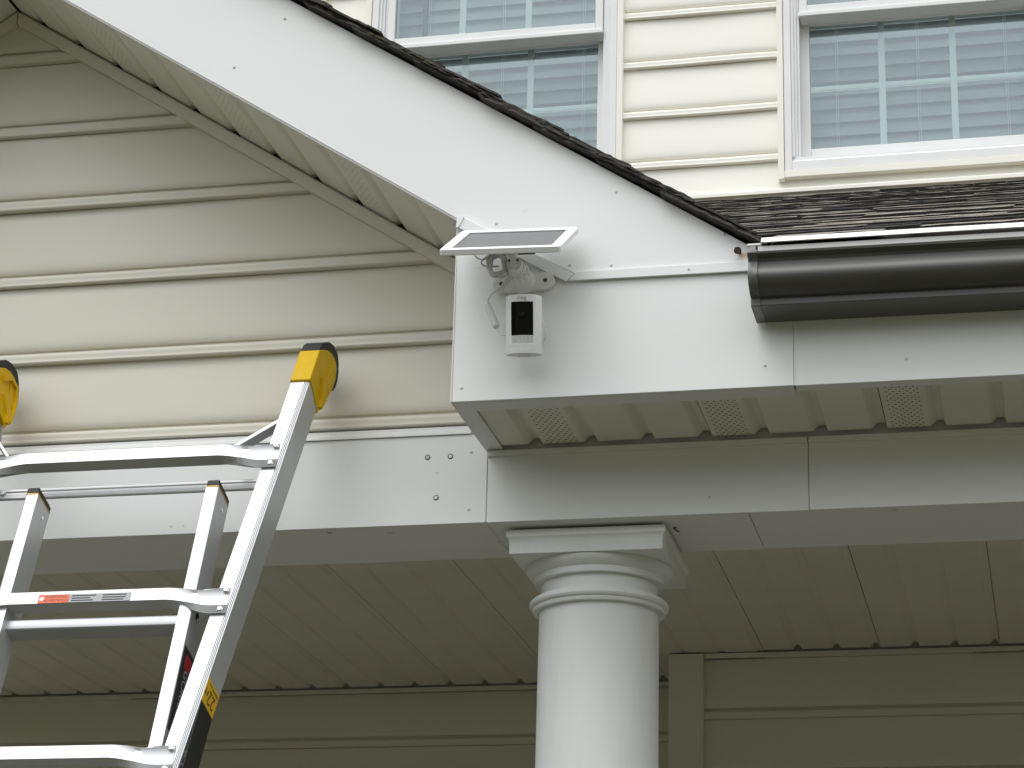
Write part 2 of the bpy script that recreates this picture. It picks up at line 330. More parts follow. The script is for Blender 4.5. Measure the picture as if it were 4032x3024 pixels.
# ---- soffits ----------------------------------------------------------------
PIT = .1016
def vee_profile(n):
    P = []
    for k in range(n):
        a = k * PIT; j = .0016 if k == 0 else 0
        if j: P += [(a, .006), (a + .0014, .006)]
        P += [(a + j, .0), (a + .0780, .0), (a + .0868, .0032), (a + .0915, .0036), (a + .0960, .0030), (a + PIT - .0002, .0002)]
    return P
def rib_profile(n, joint=True):
    """(along, up) cross-section of one panel with n ribs; up = towards the cavity"""
    P = []
    for k in range(n):
        a = k * PIT
        j = .0012 if (joint and k == 0) else 0
        P += [(a + j, .0), (a + .0745, .0), (a + .0775, .002), (a + .0865, .0105), (a + .0975, .0105), (a + .1008, .003)]
    return P
def panel(name, material, parent, org, du, dv, dw, length, n=3, u0=None, u1=None, thick=.0012, vee=False):
    """org + du*along + dw*up, extruded along dv"""
    P = vee_profile(n) if vee else rib_profile(n)
    if u0 is not None: P = [(max(a, u0), h) for a, h in P]
    if u1 is not None: P = [(min(a, u1), h) for a, h in P]
    L = length if isinstance(length, tuple) else (0, length)
    def f(t, k=1.0):
        Q = [(a, h * k) for a, h in P]
        return [tuple(org + du * a + dw * h + dv * t) for a, h in Q + [(a, h + thick) for a, h in reversed(Q)]]
    if vee: rings = [f(L[0]), f(L[1] - .09), f(L[1] - .035, 1.5), f(L[1], 3.2)]
    else: rings = [f(L[0]), f(L[1])]
    return MB().loft(rings).build(name, material, parent)
def holes(parent, org, du, dv, dw, a0, a1, l0, l1, step=.0115, r=.0019, l_of=None):
    mb = MB(); row = 0; t = l0
    while t < l1:
        a = a0 + (step / 2 if row % 2 else 0)
        while a < a1:
            c = org + du * a + dv * t - dw * .0004
            mb.poly([tuple(c + (du * math.cos(k * 1.0472) + dv * math.sin(k * 1.0472)) * r) for k in range(6)])
            a += step
        t += step * .95; row += 1
    o = mb.build('vent_holes', M['hole'], parent); o['kind'] = 'stuff'; return o
X_, Y_, Z_ = Vector((1, 0, 0)), Vector((0, 1, 0)), Vector((0, 0, 1))
es = MB().box(.03, 2.6, .022, YB + .02, .030, .040).build('eave_soffit', M['dark'], house)
MB().xz([(-.0020, .0004), (.0300, .0004), (.0300, .0040), (.0270, .0040), (.0270, .0020), (-.0020, .0020)], .0095, YB - .001).build('soffit_edge_channel', M['white'], es)
k0 = -1
x = .1044 - PIT * 3
while x < 2.4:
    kk = round((x - .1044) / PIT)
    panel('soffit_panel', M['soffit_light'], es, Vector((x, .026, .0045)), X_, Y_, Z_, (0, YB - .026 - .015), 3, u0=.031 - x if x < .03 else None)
    if x > -.05: holes(es, Vector((x, .026, .0045)), X_, Y_, Z_, .012, .066, .034 if x < .5 else .018, .235)
    x += PIT * 3
# rake soffits, both slopes
cs = 1 / math.sqrt(1 + MS * MS)
for sd_ in (1, -1):
    du = Vector((sd_ * cs, 0, -MS * cs)); dw = Vector((sd_ * MS * cs, 0, cs)); apex = Vector((AX, .0, FB + .002 - MS * AX))
    rs = MB().loft([[tuple(apex + du * a + dw * h + Y_ * y) for a, h in ((.02, .03), (1.19, .03), (1.19, .04), (.02, .04))] for y in (.0095, YG)]).build('rake_soffit', M['dark'], house)
    ph = .0605 / cs - .0775 * 0
    first = ph - PIT + .0045
    a = first - PIT * 2
    for q in range(5):
        org = apex + du * a + Y_ * .0095
        u0 = max(0, .004 - a) if a < .004 else None
        panel('soffit_panel', M['soffit_light'], rs, org, du, Y_, dw, (0, YG - .0095 - .006), 3, u0=u0, u1=1.187 - a if a + 3 * PIT > 1.187 else None)
        if u0 is None or True:
            h0 = .012 + PIT * 2
            if a + h0 > .01: holes(rs, org, du, Y_, dw, h0, h0 + .054, .012, .232, r=.0011)
        a += PIT * 3

# ---- porch beam ---------------------------------------------------------------
bm_ = MB().box(-2.6, 2.6, YB + .004, .495, ZB + .003, .03).build('porch_beam', M['white'], house)
MB().box(mir(.0), .0008, YB, YB + .0035, ZB, .0335).build('beam_cladding', M['white'], bm_, bevel=.0008)
MB().box(.0024, .5755, YB - .0006, YB + .0035, ZB - .0005, -.0012).build('beam_cladding', M['white'], bm_, bevel=.0008)
MB().box(.5770, 2.6, YB - .0012, YB + .0035, ZB, -.0012).build('beam_cladding', M['white'], bm_, bevel=.0008)
MB().box(.0022, .5752, YB - .0085, YB - .0012, -.0115, -.0020).build('beam_top_hem', M['white'], bm_, bevel=.0006)
MB().box(.5772, 2.6, YB - .0088, YB - .0018, -.0122, -.0022).build('beam_top_hem', M['white'], bm_, bevel=.0006)
for a, b, z in ((mir(0), .0008, .0), (.0024, .4700, -.0007), (.4712, 2.6, .0004)):
    MB().box(a, b, YB + .004, .500, ZB + z, ZB + z + .0018).build('beam_soffit_sheet', M['white'], bm_)
for x, z in ((-.0296, -.0005), (-.0312, -.1084)): nail(bm_, x, YB, z)
nail(bm_, .4025, YB - .0006, -.104, .0022)
for x, z, r in ((-.0917, -.0369, .0018), (-.5928, -.1177, .0022), (-.5674, -.118, .0016)): nail(bm_, x, YB, z, r, h=.0008)
for x, z in ((-.068, -.0069), (-.1102, -.0068), (-.0919, -.0838)):
    MB().cyl((x, YB + .001, z), (x, YB - .0006, z), .0052, n=20).build('plug_ring', M['screwdark'], bm_, smooth=40)
    MB().cyl((x, YB + .001, z), (x, YB - .0018, z), .0040, .0030, n=20).build('screw_plug', M['nail'] if x < -.1 else M['white'], bm_, smooth=40)
# little tears and marks under the beam
def mark(pts, z=ZB - .0009):
    mb = MB(); mb.poly([(a, b, z) for a, b in pts]); return mb.build('torn_gap', M['dark'], bm_)
mark([(-.302, .2925), (-.296, .2915), (-.288, .2935), (-.296, .2965)]); mark([(-.196, .3075), (-.180, .3072), (-.175, .3085), (-.19, .309)])
mark([(.326, .338), (.335, .338), (.334, .341), (.330, .342), (.331, .356), (.336, .366), (.331, .368), (.3285, .357)], ZB - .0016)
mark([(.713, .2845), (.724, .2838), (.726, .287), (.716, .2865)], ZB - .0005); mark([(-.0045, .3915), (-.002, .3915), (-.002, .395), (-.0045, .395)])

# ---- porch ceiling --------------------------------------------------------------
ZC = .157
pc = MB().box(-2.6, 2.6, .48, YL + .1, ZC + .03, ZC + .04).build('porch_ceiling', M['dark'], house)
xk = -2.0014 + PIT * 1
for q in range(-2, 15):
    xx = xk + PIT * 3 * q
    if xx > 2.3: break
    back = YR - .004 if xx > -.1 else YL - .004
    if xx < -.02 < xx + 3 * PIT: back = YL - .004
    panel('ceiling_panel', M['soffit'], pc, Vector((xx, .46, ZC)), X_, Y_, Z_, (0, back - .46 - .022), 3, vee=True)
# ---- porch walls -----------------------------------------------------------------
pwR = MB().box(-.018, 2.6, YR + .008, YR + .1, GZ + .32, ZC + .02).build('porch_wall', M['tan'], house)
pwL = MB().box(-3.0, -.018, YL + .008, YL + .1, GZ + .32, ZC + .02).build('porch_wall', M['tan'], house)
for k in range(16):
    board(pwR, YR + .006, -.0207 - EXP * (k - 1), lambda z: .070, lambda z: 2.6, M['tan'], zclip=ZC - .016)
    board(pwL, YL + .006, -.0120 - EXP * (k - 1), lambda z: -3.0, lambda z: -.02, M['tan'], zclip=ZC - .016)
MB().box(.0745, 2.6, YR - .012, YR + .006, ZC - .0155, ZC - .0022).build('wall_top_trim', M['tan'], pwR, bevel=.001)
MB().box(-3.0, -.021, YL - .012, YL + .006, ZC - .0155, ZC - .0022).build('wall_top_trim', M['tan'], pwL, bevel=.001)
MB().box(-.0192, .0735, YR - .022, YR + .005, GZ + .32, ZC - .004).build('corner_post', M['tan'], pwR, bevel=.002)
MB().box(-.0192, .0, YR + .006, YL, GZ + .32, ZC - .004).build('corner_return', M['tan'], pwR, bevel=.001)
# ---- column ------------------------------------------------------------------------
CX, CY = .1752, .4440
col = MB().lathe([(.1085, -.262), (.1088, -.35), (.1095, -.55), (.112, -1.1), (.114, -1.6), (.114, GZ + .50)], CX, CY, 96).build('porch_column', M['colwhite'], house, smooth=40)
def sq(h, z): return [(CX - h, CY - h, z), (CX + h, CY - h, z), (CX + h, CY + h, z), (CX - h, CY + h, z)]
MB().loft([sq(.1380, -.1820), sq(.1385, -.1640), sq(.1392, -.1585), sq(.1410, -.1545), sq(.1432, -.1520), sq(.1437, -.1500), sq(.1437, -.1440), sq(.1425, -.1395)]).build('abacus', M['colwhite'], col, smooth=25)
MB().lathe([(.1055, -.2115), (.1175, -.2115), (.1180, -.2055), (.1182, -.2010), (.1215, -.1995), (.1270, -.1960), (.1320, -.1905), (.1345, -.1850), (.1345, -.1824)], CX, CY, 96).build('echinus', M['colwhite'], col, smooth=35)
MB().lathe([(.1050, -.2450), (.1050, -.2120)], CX, CY, 96).build('necking', M['colwhite'], col, smooth=40)
MB().lathe([(.1080, -.2650), (.1185, -.2640), (.1205, -.2600), (.1205, -.2575), (.1225, -.2570), (.1255, -.2545), (.1268, -.2510), (.1262, -.2475), (.1235, -.2440), (.1190, -.2420), (.1170, -.2415), (.1165, -.2395), (.1052, -.2390)], CX, CY, 96).build('astragal', M['colwhite'], col, smooth=30)
MB().lathe([(.150, GZ + .325), (.150, GZ + .40), (.142, GZ + .43), (.125, GZ + .46), (.125, GZ + .499)], CX, CY, 64).build('column_base', M['colwhite'], col, smooth=30)
MB().box(CX - .1, CX + .1, CY - .1, CY + .1, -.1394, ZB + .002).build('column_gap_dark', M['dark'], col)  # black block painted as the shade in the gap above the abacus

# ---- upper wall ------------------------------------------------------------------------
WIN = [.307, -.927, -1.845]; WW = .749
uw = MB().box(-4, -1.87, YW + .01, YW + .05, .9, 2.9).box(-1.08, -.94, YW + .01, YW + .05, .9, 2.9).box(-.165, .292, YW + .01, YW + .05, .9, 2.9).box(1.07, 3, YW + .01, YW + .05, .9, 2.9)\
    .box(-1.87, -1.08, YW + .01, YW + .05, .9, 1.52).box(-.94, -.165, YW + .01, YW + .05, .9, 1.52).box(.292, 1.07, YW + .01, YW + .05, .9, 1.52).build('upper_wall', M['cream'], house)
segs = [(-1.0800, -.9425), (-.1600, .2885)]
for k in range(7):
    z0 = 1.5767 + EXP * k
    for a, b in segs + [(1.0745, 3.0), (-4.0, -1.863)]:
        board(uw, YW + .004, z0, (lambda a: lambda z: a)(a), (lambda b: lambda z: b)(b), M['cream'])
for a, b in [(-.1600, 3.0), (-1.5, -.1605)]:
    pr = bead_profile(); MBx = MB()
    z0 = 1.5767 - EXP
    # bottom course: only its face shows above the roof flashing
    ring = [(o, z0 + h) for o, h in pr]; top = 1.5767 - .001 if False else None
    rings = [[(x_, YW + .004 - o, min(z, 1.5755)) for o, z in ring] for x_ in (a, (a + b) / 2, b)]
    MBx.loft(rings).build('siding_board', M['cream'], uw, smooth=40)
MB().yz([(YW - .020, 1.4705), (YW - .020, 1.4800), (YW - .014, 1.4860), (YW + .004, 1.4870), (YW + .004, 1.4705)], -1.3, 3.0).build('starter_strip', M['cream'], uw)
# ---- windows ---------------------------------------------------------------------------
def make_window(x0):
    x1 = x0 + WW; zb, zt = 1.5350, 2.575
    fy = YW - .024
    def ring(mb, a, b, c, d, wl, wb, y0, y1, wt=None):
        wt = wt or wl
        mb.box(a, a + wl, y0, y1, c, d); mb.box(b - wl, b, y0, y1, c, d); mb.box(a + wl + .0002, b - wl - .0002, y0, y1, c, c + wb); mb.box(a + wl + .0002, b - wl - .0002, y0, y1, d - wt, d); return mb
    win = ring(MB(), x0, x1, zb, zt, .0205, .028, fy, YW + .10).build('window', M['frame'], house, bevel=.0015)
    # cream J channel round the frame
    j = MB(); j.box(x0 - .0185, x0 - .0012, fy - .004, YW + .006, zb - .026, zt); j.box(x1 + .0012, x1 + .0185, fy - .004, YW + .006, zb - .026, zt); j.box(x0 - .001, x1 + .001, fy - .003, YW + .006, zb - .0215, zb - .0010)
    j.build('casing_channel', M['cream'], win, bevel=.001)
    MB().box(x0 + .0207, x1 - .0207, fy + .012, YW + .09, zb + .0282, zb + .044).yz([(fy + .004, zb + .0283), (fy + .0115, zb + .0283), (fy + .0115, zb + .036)], x0 + .0207, x1 - .0207).build('sill', M['frame'], win, bevel=.0012)
    for a, s_ in ((x0 + .0207, 1), (x1 - .0207, -1)):
        st = MB()
        for q, (wd, yy) in enumerate(((.0080, .007), (.0078, .014), (.0075, .020))):
            xa = a + s_ * q * .008; st.box(min(xa, xa + s_ * wd), max(xa, xa + s_ * wd), fy + yy, YW + .09, zb + .044, zt - .021)
        st.build('side_track', M['frame'], win, bevel=.0008)
    ix0, ix1 = x0 + .0455, x1 - .0455
    # upper sash (outer)
    uy = YW - .010
    up = ring(MB(), ix0, ix1, 2.0230, zt - .022, .0225, .0385, uy, uy + .050).build('upper_sash', M['frame'], win, bevel=.0015)
    MB().box(ix0 - .002, ix1 + .002, uy - .008, uy - .0002, 2.0235, 2.0375).build('meeting_rail', M['frame'], win, bevel=.002)
    gx0, gx1 = ix0 + .0227, ix1 - .0227
    MB().box(gx0, gx1, uy + .012, uy + .014, 2.0617, zt - .045).build('glass_pane', M['glass'], win)
    # lower sash (inner)
    ly = YW + .042
    lo = ring(MB(), ix0 - .004, ix1 + .004, zb + .068, 2.05, .0270, .0250, ly, ly + .03).build('lower_sash', M['frame'], win, bevel=.0015)
    gx0l, gx1l = ix0 + .0232, ix1 - .0232
    gz0, gz1 = zb + .0932, 2.022
    MB().box(gx0l, gx1l, ly + .009, ly + .011, gz0, gz1).build('glass_pane', M['glass'], win)
    for q in (1, 2):
        xm = x0 + .0718 + (WW - .1436) * q / 3
        MB().yz([(ly + .014, gz0), (ly + .020, gz0), (ly + .020, gz1), (ly + .014, gz1)], xm - .0092, xm + .0092).box(xm - .004, xm + .004, ly + .0125, ly + .0139, gz0, gz1).build('muntin', M['muntin'], win)
        MB().yz([(uy + .017, 2.0617), (uy + .022, 2.0617), (uy + .022, zt - .045), (uy + .017, zt - .045)], xm - .0092, xm + .0092).box(xm - .004, xm + .004, uy + .0155, uy + .0169, 2.0617, zt - .045).build('muntin', M['muntin'], win)
    zm = (gz0 + gz1) / 2 - .004
    xs = [gx0l] + [x0 + .0718 + (WW - .1436) * q / 3 for q in (1, 2)] + [gx1l]
    for a, b in zip(xs, xs[1:]):
        a2 = a + (.0094 if a != gx0l else 0); b2 = b - (.0094 if b != gx1l else 0)
        MB().box(a2, b2, ly + .014, ly + .020, zm - .0088, zm + .0088).box(a2, b2, ly + .0125, ly + .0139, zm - .004, zm + .004).build('muntin', M['muntin'], win)
        MB().box(a2, b2, uy + .017, uy + .022, 2.292, 2.3095).build('muntin', M['muntin'], win)
    # dim room behind
    r_ = MB(); r_.box(x0 - .3, x1 + .3, YW + 1.2, YW + 1.22, 1.2, 2.9); r_.box(x0 - .3, x0 - .29, YW + .11, YW + 1.2, 1.2, 2.9); r_.box(x1 + .29, x1 + .3, YW + .11, YW + 1.2, 1.2, 2.9); r_.box(x0 - .3, x1 + .3, YW + .11, YW + 1.2, 2.88, 2.9); r_.box(x0 - .3, x1 + .3, YW + .11, YW + 1.2, 1.2, 1.22)
    r_.build('room_lining', M['room'], win)
    return win
for x0 in WIN: make_window(x0)
bl_lab = ['closed white slat blind in the window at the right edge', 'closed white slat blind in the middle window above the gable roof', 'white slat blind in the window mostly hidden behind the gable roof']
slat_me = None
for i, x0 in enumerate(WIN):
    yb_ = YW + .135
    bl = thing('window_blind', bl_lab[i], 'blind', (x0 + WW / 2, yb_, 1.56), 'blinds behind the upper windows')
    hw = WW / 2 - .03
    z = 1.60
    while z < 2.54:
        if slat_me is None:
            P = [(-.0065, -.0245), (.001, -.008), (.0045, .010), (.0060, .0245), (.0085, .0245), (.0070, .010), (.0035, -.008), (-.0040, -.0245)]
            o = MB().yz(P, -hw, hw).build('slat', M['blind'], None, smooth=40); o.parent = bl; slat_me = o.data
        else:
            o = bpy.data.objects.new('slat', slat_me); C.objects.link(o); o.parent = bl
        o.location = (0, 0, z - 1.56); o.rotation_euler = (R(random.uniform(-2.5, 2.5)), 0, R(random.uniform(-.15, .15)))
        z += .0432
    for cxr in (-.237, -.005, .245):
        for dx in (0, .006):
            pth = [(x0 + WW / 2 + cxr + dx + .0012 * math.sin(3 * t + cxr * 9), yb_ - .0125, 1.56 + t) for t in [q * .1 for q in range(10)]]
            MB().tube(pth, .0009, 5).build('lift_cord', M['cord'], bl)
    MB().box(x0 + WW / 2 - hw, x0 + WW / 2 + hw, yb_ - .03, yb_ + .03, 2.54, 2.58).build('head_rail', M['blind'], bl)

# ---- porch roof shingles ------------------------------------------------------------------
SL = .483; Z0R = .2490; Y0R = -.030
def roof(y, h=0): return Z0R + SL * (y - Y0R) + h
cr = 1 / math.sqrt(1 + SL * SL)
def valley(y): return (TT + .012 - roof(y)) / MS
y_a, y_b = Y0R + .01, YW + .01
dk = [(valley(y_a) + .02, y_a), (2.6, y_a), (2.6, y_b), (valley(y_b) + .02, y_b)]
pr_ = MB().loft([[(x_, y_, roof(y_, -.030)) for x_, y_ in dk], [(x_, y_, roof(y_, -.006)) for x_, y_ in dk]]).build('porch_roof', M['shingle_dark'], house)
rn_ = random.Random(3)
EXS = .122
ncrs = int((YW - Y0R) / cr / EXS) + 1
for i in range(ncrs):
    s0 = i * EXS
    y0 = Y0R + s0 * cr
    xs = max(valley(y0) + .012, -.42) - (rn_.random() * .06 if y0 > .3 else 0)
    x = xs
    tone = i
    while x < 1.75:
        wdt = rn_.uniform(.13, .36)
        hi = rn_.random() < .55
        F = .0050 + (rn_.uniform(.0006, .0022) if hi else -rn_.uniform(.0002, .0020))
        ds = rn_.uniform(-.012, .004) if hi else rn_.uniform(-.002, .014)
        nsg = max(6, int(wdt / .022)); rings = []; wob = rn_.uniform(0, 6)
        for q in range(nsg + 1):
            xx = x + wdt * q / nsg
            e = rn_.uniform(-.004, .004); dz = rn_.uniform(-.0007, .0007) + .0005 * math.sin(wob + q * .8)
            if q in (0, nsg): e += rn_.uniform(0, .008)
            sA = s0 + ds + e; sB = s0 + EXS * 1.35
            yA = Y0R + sA * cr; yB = min(Y0R + sB * cr, YW - .004)
            rings.append([(xx, yA + .002, roof(yA, F - .0055)), (xx, yA, roof(yA, F + dz)), (xx, yB, roof(yB, F - .0031 * 1.35)), (xx, yB, roof(yB, -.003))])
        so = MB().loft(rings).build('shingle', M['shingle'] if rn_.random() < .75 else M['shingle_dark'], pr_)
        so.data.materials.append(M['asphalt'])
        for p_ in so.data.polygons:
            if p_.normal.y < -.75 or p_.normal.z < -.5: p_.material_index = 1
        x += wdt + rn_.uniform(-.004, .003)
# ---- gable roof: courses seen from the rake ---------------------------------------------------
for sd_ in (1, -1):
    du = Vector((-sd_ * cs, 0, MS * cs)); dw = Vector((sd_ * MS * cs, 0, cs)); foot = Vector((AX + sd_ * (.5265 - AX), 0, TT - MS * .5265))
    gr = MB().loft([[tuple(foot + du * a + dw * h + Y_ * y) for a, h in ((.0, -.004), (1.83, -.004), (1.83, .0), (.0, .0))] for y in (.001, 2.2)]).build('gable_roof', M['shingle_dark'], house)
    nj = int(1.83 / .132) + 1
    for j in range(-1, nj):
        s0 = .004 + j * .132 + rn_.uniform(-.012, .012)
        ln = .33
        for lay in range(2):
            th = .0041; ns = 26; rings = []
            yo = -.024 + rn_.uniform(-.005, .005)
            for q in range(ns + 1):
                s_ = max(s0 + lay * rn_.uniform(.004, .02) + ln * q / ns, .0 - .012)
                s_ = min(s_, 1.835)
                base = .0008 + .0118 * max(0, 1 - q / ns) + lay * th + rn_.uniform(-.0010, .0010)
                f = yo + rn_.uniform(-.0035, .0035)
                rings.append([tuple(foot + du * s_ + dw * base + Y_ * f), tuple(foot + du * s_ + dw * (base + th) + Y_ * (f + .001)), tuple(foot + du * s_ + dw * (base + th) + Y_ * 2.0), tuple(foot + du * s_ + dw * base + Y_ * 2.0)])
            if rings[0][0] == rings[-1][0]: continue
            MB().loft(rings).build('shingle', M['shingle_dark'], gr)

# ------------------------------------------------------------------ gutter
gt = thing('rain_gutter', 'dark bronze rain gutter with white guard along the porch eave', 'gutter', (1.6, -.06, .113))
prof = [(-.002, .1965), (-.002, .1130), (-.0780, .1130), (-.0790, .1140), (-.0795, .1245), (-.0900, .1262), (-.1020, .1310), (-.1115, .1375), (-.1175, .1440), (-.1200, .1500), (-.1195, .1560), (-.1170, .1630), (-.1140, .1700), (-.1130, .1760), (-.1160, .1805), (-.1220, .1835), (-.1262, .1860), (-.1262, .1880)]
inner = [(y + .0016 if i < len(prof) - 6 else y + .0018, z + .0012) for i, (y, z) in enumerate(prof)]
inner[0] = (-.0036, .1965); inner[-1] = (-.1240, .1880); inner[1] = (-.0036, .1146)
ring = prof + inner[::-1]
rings = []
for x_ in (.5345, .9, 1.3, 1.8, 2.6):
    dz = -.0030 * (x_ - .53) / .43 if x_ < 1 else -.0033 - (x_ - 1) * .003
    rings.append([(x_, y, z + dz) for y, z in ring])
MB().loft(rings).build('trough', M['gutter'], gt, smooth=28)
capo = [(y * 1.012 - .0012, z if z > .12 else z - .0012) for y, z in prof]
full = capo + [(-.002, .1900)]
MB().yz(capo, .5212, .5224).build('end_cap', M['guttercap'], gt)
fl = []
for (y, z) in capo[1:]:
    fl.append((y, z))
inn = [(y * .985 + .0004, z + .0010) for y, z in fl]
MB().loft([[(.5208 + q * .0052, y - (.0011 if q % 2 else .0), z) for y, z in fl + inn[::-1]] for q in range(4)]).build('end_cap_flange', M['guttercap'], gt, smooth=30)
rings = []
for x_ in (.5385, .9, 2.6):
    dz = -.0022 * (x_ - .53) / .43
    rings.append([(x_, y, z + dz) for y, z in ((-.1275, .1876), (-.1290, .1886), (-.1285, .1972), (-.1225, .1985), (-.1225, .1874))])
MB().loft(rings).build('front_lip', M['lip'], gt)
rings = []
for x_ in (.5445, .9, 2.6):
    dz = -.0012 * (x_ - .53) / .43
    rings.append([(x_, y, z + dz) for y, z in ((-.1335, .2008), (-.1350, .2018), (-.1265, .2128), (-.0260, .2530), (-.0260, .2500), (-.1200, .2085))])
MB().loft(rings).build('gutter_guard', M['guard'], gt)
MB().box(.5210, .5440, -.128, -.118, .2000, .2030).build('lip_tab', M['panelwhite'], gt)
MB().loft([[(.5195, -.122, .186), (.5195, -.126, .2015), (.5195, -.118, .2030), (.5195, -.110, .187)], [(.5365, -.124, .186), (.5345, -.128, .1985), (.5300, -.119, .2010), (.5365, -.112, .187)]]).build('folded_corner', M['lip'], gt)

# ------------------------------------------------------------------ ladder
AL = R(70); sa, ca = math.sin(AL), math.cos(AL); YF = .150
def L3(u, v, n): return (u, YF + v * ca - n * sa, .18 + v * sa + n * ca)
UC = -.6028; UCO = UC - .0115
VB = (GZ - .18) / sa + .01
base = L3(UC, VB, 0)
lad = thing('ladder', 'aluminium extension ladder with yellow end caps leaning on the gable', 'ladder', (base[0], base[1], GZ))
def uR(v): return -.2835 + .1195 * max(v, -.905) + (0 if v > -.905 else 0)      # right edge of flared outer rail
class LB(MB):
    def lbox(s, u0, u1, v0, v1, n0, n1):
        return s.loft([[L3(u0, v, n0), L3(u1, v, n0), L3(u1, v, n1), L3(u0, v, n1)] for v in (v0, v1)])
RW, RD = .0335, .0650
def outer_rail(side, v0, v1, flare=uR):
    """C-channel rail open towards the inner section, with ridges on the front corner"""
    f = (lambda u: u) if side > 0 else (lambda u: 2 * UCO - u)
    prof = [(-RW, 0), (-.0086, 0), (-.0082, -.0020), (-.0072, -.0020), (-.0067, .0002), (-.0056, .0002), (-.0051, -.0020), (-.0042, -.0020), (-.0037, .0001), (-.0027, .0001), (-.0022, -.0020), (-.0012, -.0020), (0, -.0024),
            (0, -.063), (-.0015, -RD), (-RW, -RD), (-RW, -RD + .0025), (-.0040, -RD + .0030), (-.0025, -RD + .006), (-.0025, -.0060), (-.0040, -.0030), (-RW, -.0025)]
    mb = MB(); vs_ = [v0, max(v0, min(v1, -.905)), v1]; rings = []
    for v in sorted(set(vs_)): rings.append([L3(f(flare(v) + u), v, n) for u, n in prof])
    return mb.loft(rings).build('outer_rail', M['alurail'], lad)
VTOP, VMID = -.030, -1.76
for s_ in (1, -1): outer_rail(s_, VMID, VTOP)
uLow = lambda v: -.2835 + .1195 * -.905 + (-2.45 - v) * .1195 if v < -2.45 else -.2835 + .1195 * -.905
for s_ in (1, -1):
    f = (lambda u: u) if s_ > 0 else (lambda u: 2 * UCO - u)
    prof = [(-RW, 0), (0, 0), (0, -RD), (-RW, -RD), (-RW, -RD + .0025), (-.0025, -RD + .0025), (-.0025, -.0025), (-RW, -.0025)]
    MB().loft([[L3(f(uLow(v) + u), v, n) for u, n in prof] for v in (VB + .04, -2.45, -1.84)]).build('outer_rail', M['alurail'], lad)
# inner section rails
IU0, IU1 = -.4467, -.4240
for s_ in (1, -1):
    f = (lambda u: u) if s_ > 0 else (lambda u: 2 * UC - u)
    prof = [(IU0, -.004), (IU1 - .0030, -.004), (IU1 - .0026, -.0047), (IU1 - .0014, -.0047), (IU1 - .0010, -.0040), (IU1, -.0045), (IU1, -.063), (IU0, -.063)]
    MB().loft([[L3(f(u), v, n) for u, n in prof] for v in (-3.0, -.3135)]).build('inner_rail', M['alurail'], lad)
    # black end plug with a thin yellow gasket
    MB().loft([[L3(f(u), v, n) for u, n in ((IU0 - .0006, -.0032), (IU1 + .0006, -.0032), (IU1 + .0006, -.0640), (IU0 - .0006, -.0640))] for v in (-.3150, -.3132)]).build('gasket', M['stk_yellow'], lad)
    MB().loft([[L3(f(u), v, n) for u, n in ((IU0, -.0038), (IU1, -.0038), (IU1, -.0635), (IU0, -.0635))] for v in (-.3131, -.3025)]).build('end_plug', M['rubber'], lad, bevel=.0012)
    tr_ = LB()
    for q in range(7): tr_.loft([[L3(f(u), v, n) for u in (IU0 + .001, IU1 - .001) for n in ((-.010 - q * .0078, -.0052 - q * .0078) if u < -.43 else (-.0052 - q * .0078, -.010 - q * .0078))] for v in (-.3024, -.3003)])
    tr_.build('plug_tread', M['rubber'], lad)
MB().cyl(L3(IU1 - .001, -.3410, -.040), L3(IU1 + .0012, -.3410, -.040), .0036, n=14).build('rivet', M['rivet'], lad, smooth=40)
MB().cyl(L3(mir(0) * 0 + (2 * UC - IU0) - .001, -.3410, -.040), L3(2 * UC - IU0 + .0012, -.3410, -.040), .0036, n=14).build('rivet', M['rivet'], lad, smooth=40)
MB().cyl(L3(IU1 - .001, -.5704, -.032), L3(IU1 + .0006, -.5704, -.032), .0112, n=24).build('lock_hole_rim', M['rivet'], lad, smooth=40)
MB().cyl(L3(IU1 - .001, -.5704, -.032), L3(IU1 + .0010, -.5704, -.032), .0085, n=24).build('lock_hole', M['hole'], lad, smooth=40)
MB().cyl(L3(IU1 - .001, -.5760, -.034), L3(IU1 + .0030, -.5760, -.034), .0048, n=16).build('lock_pin', M['rivet'], lad, smooth=40)

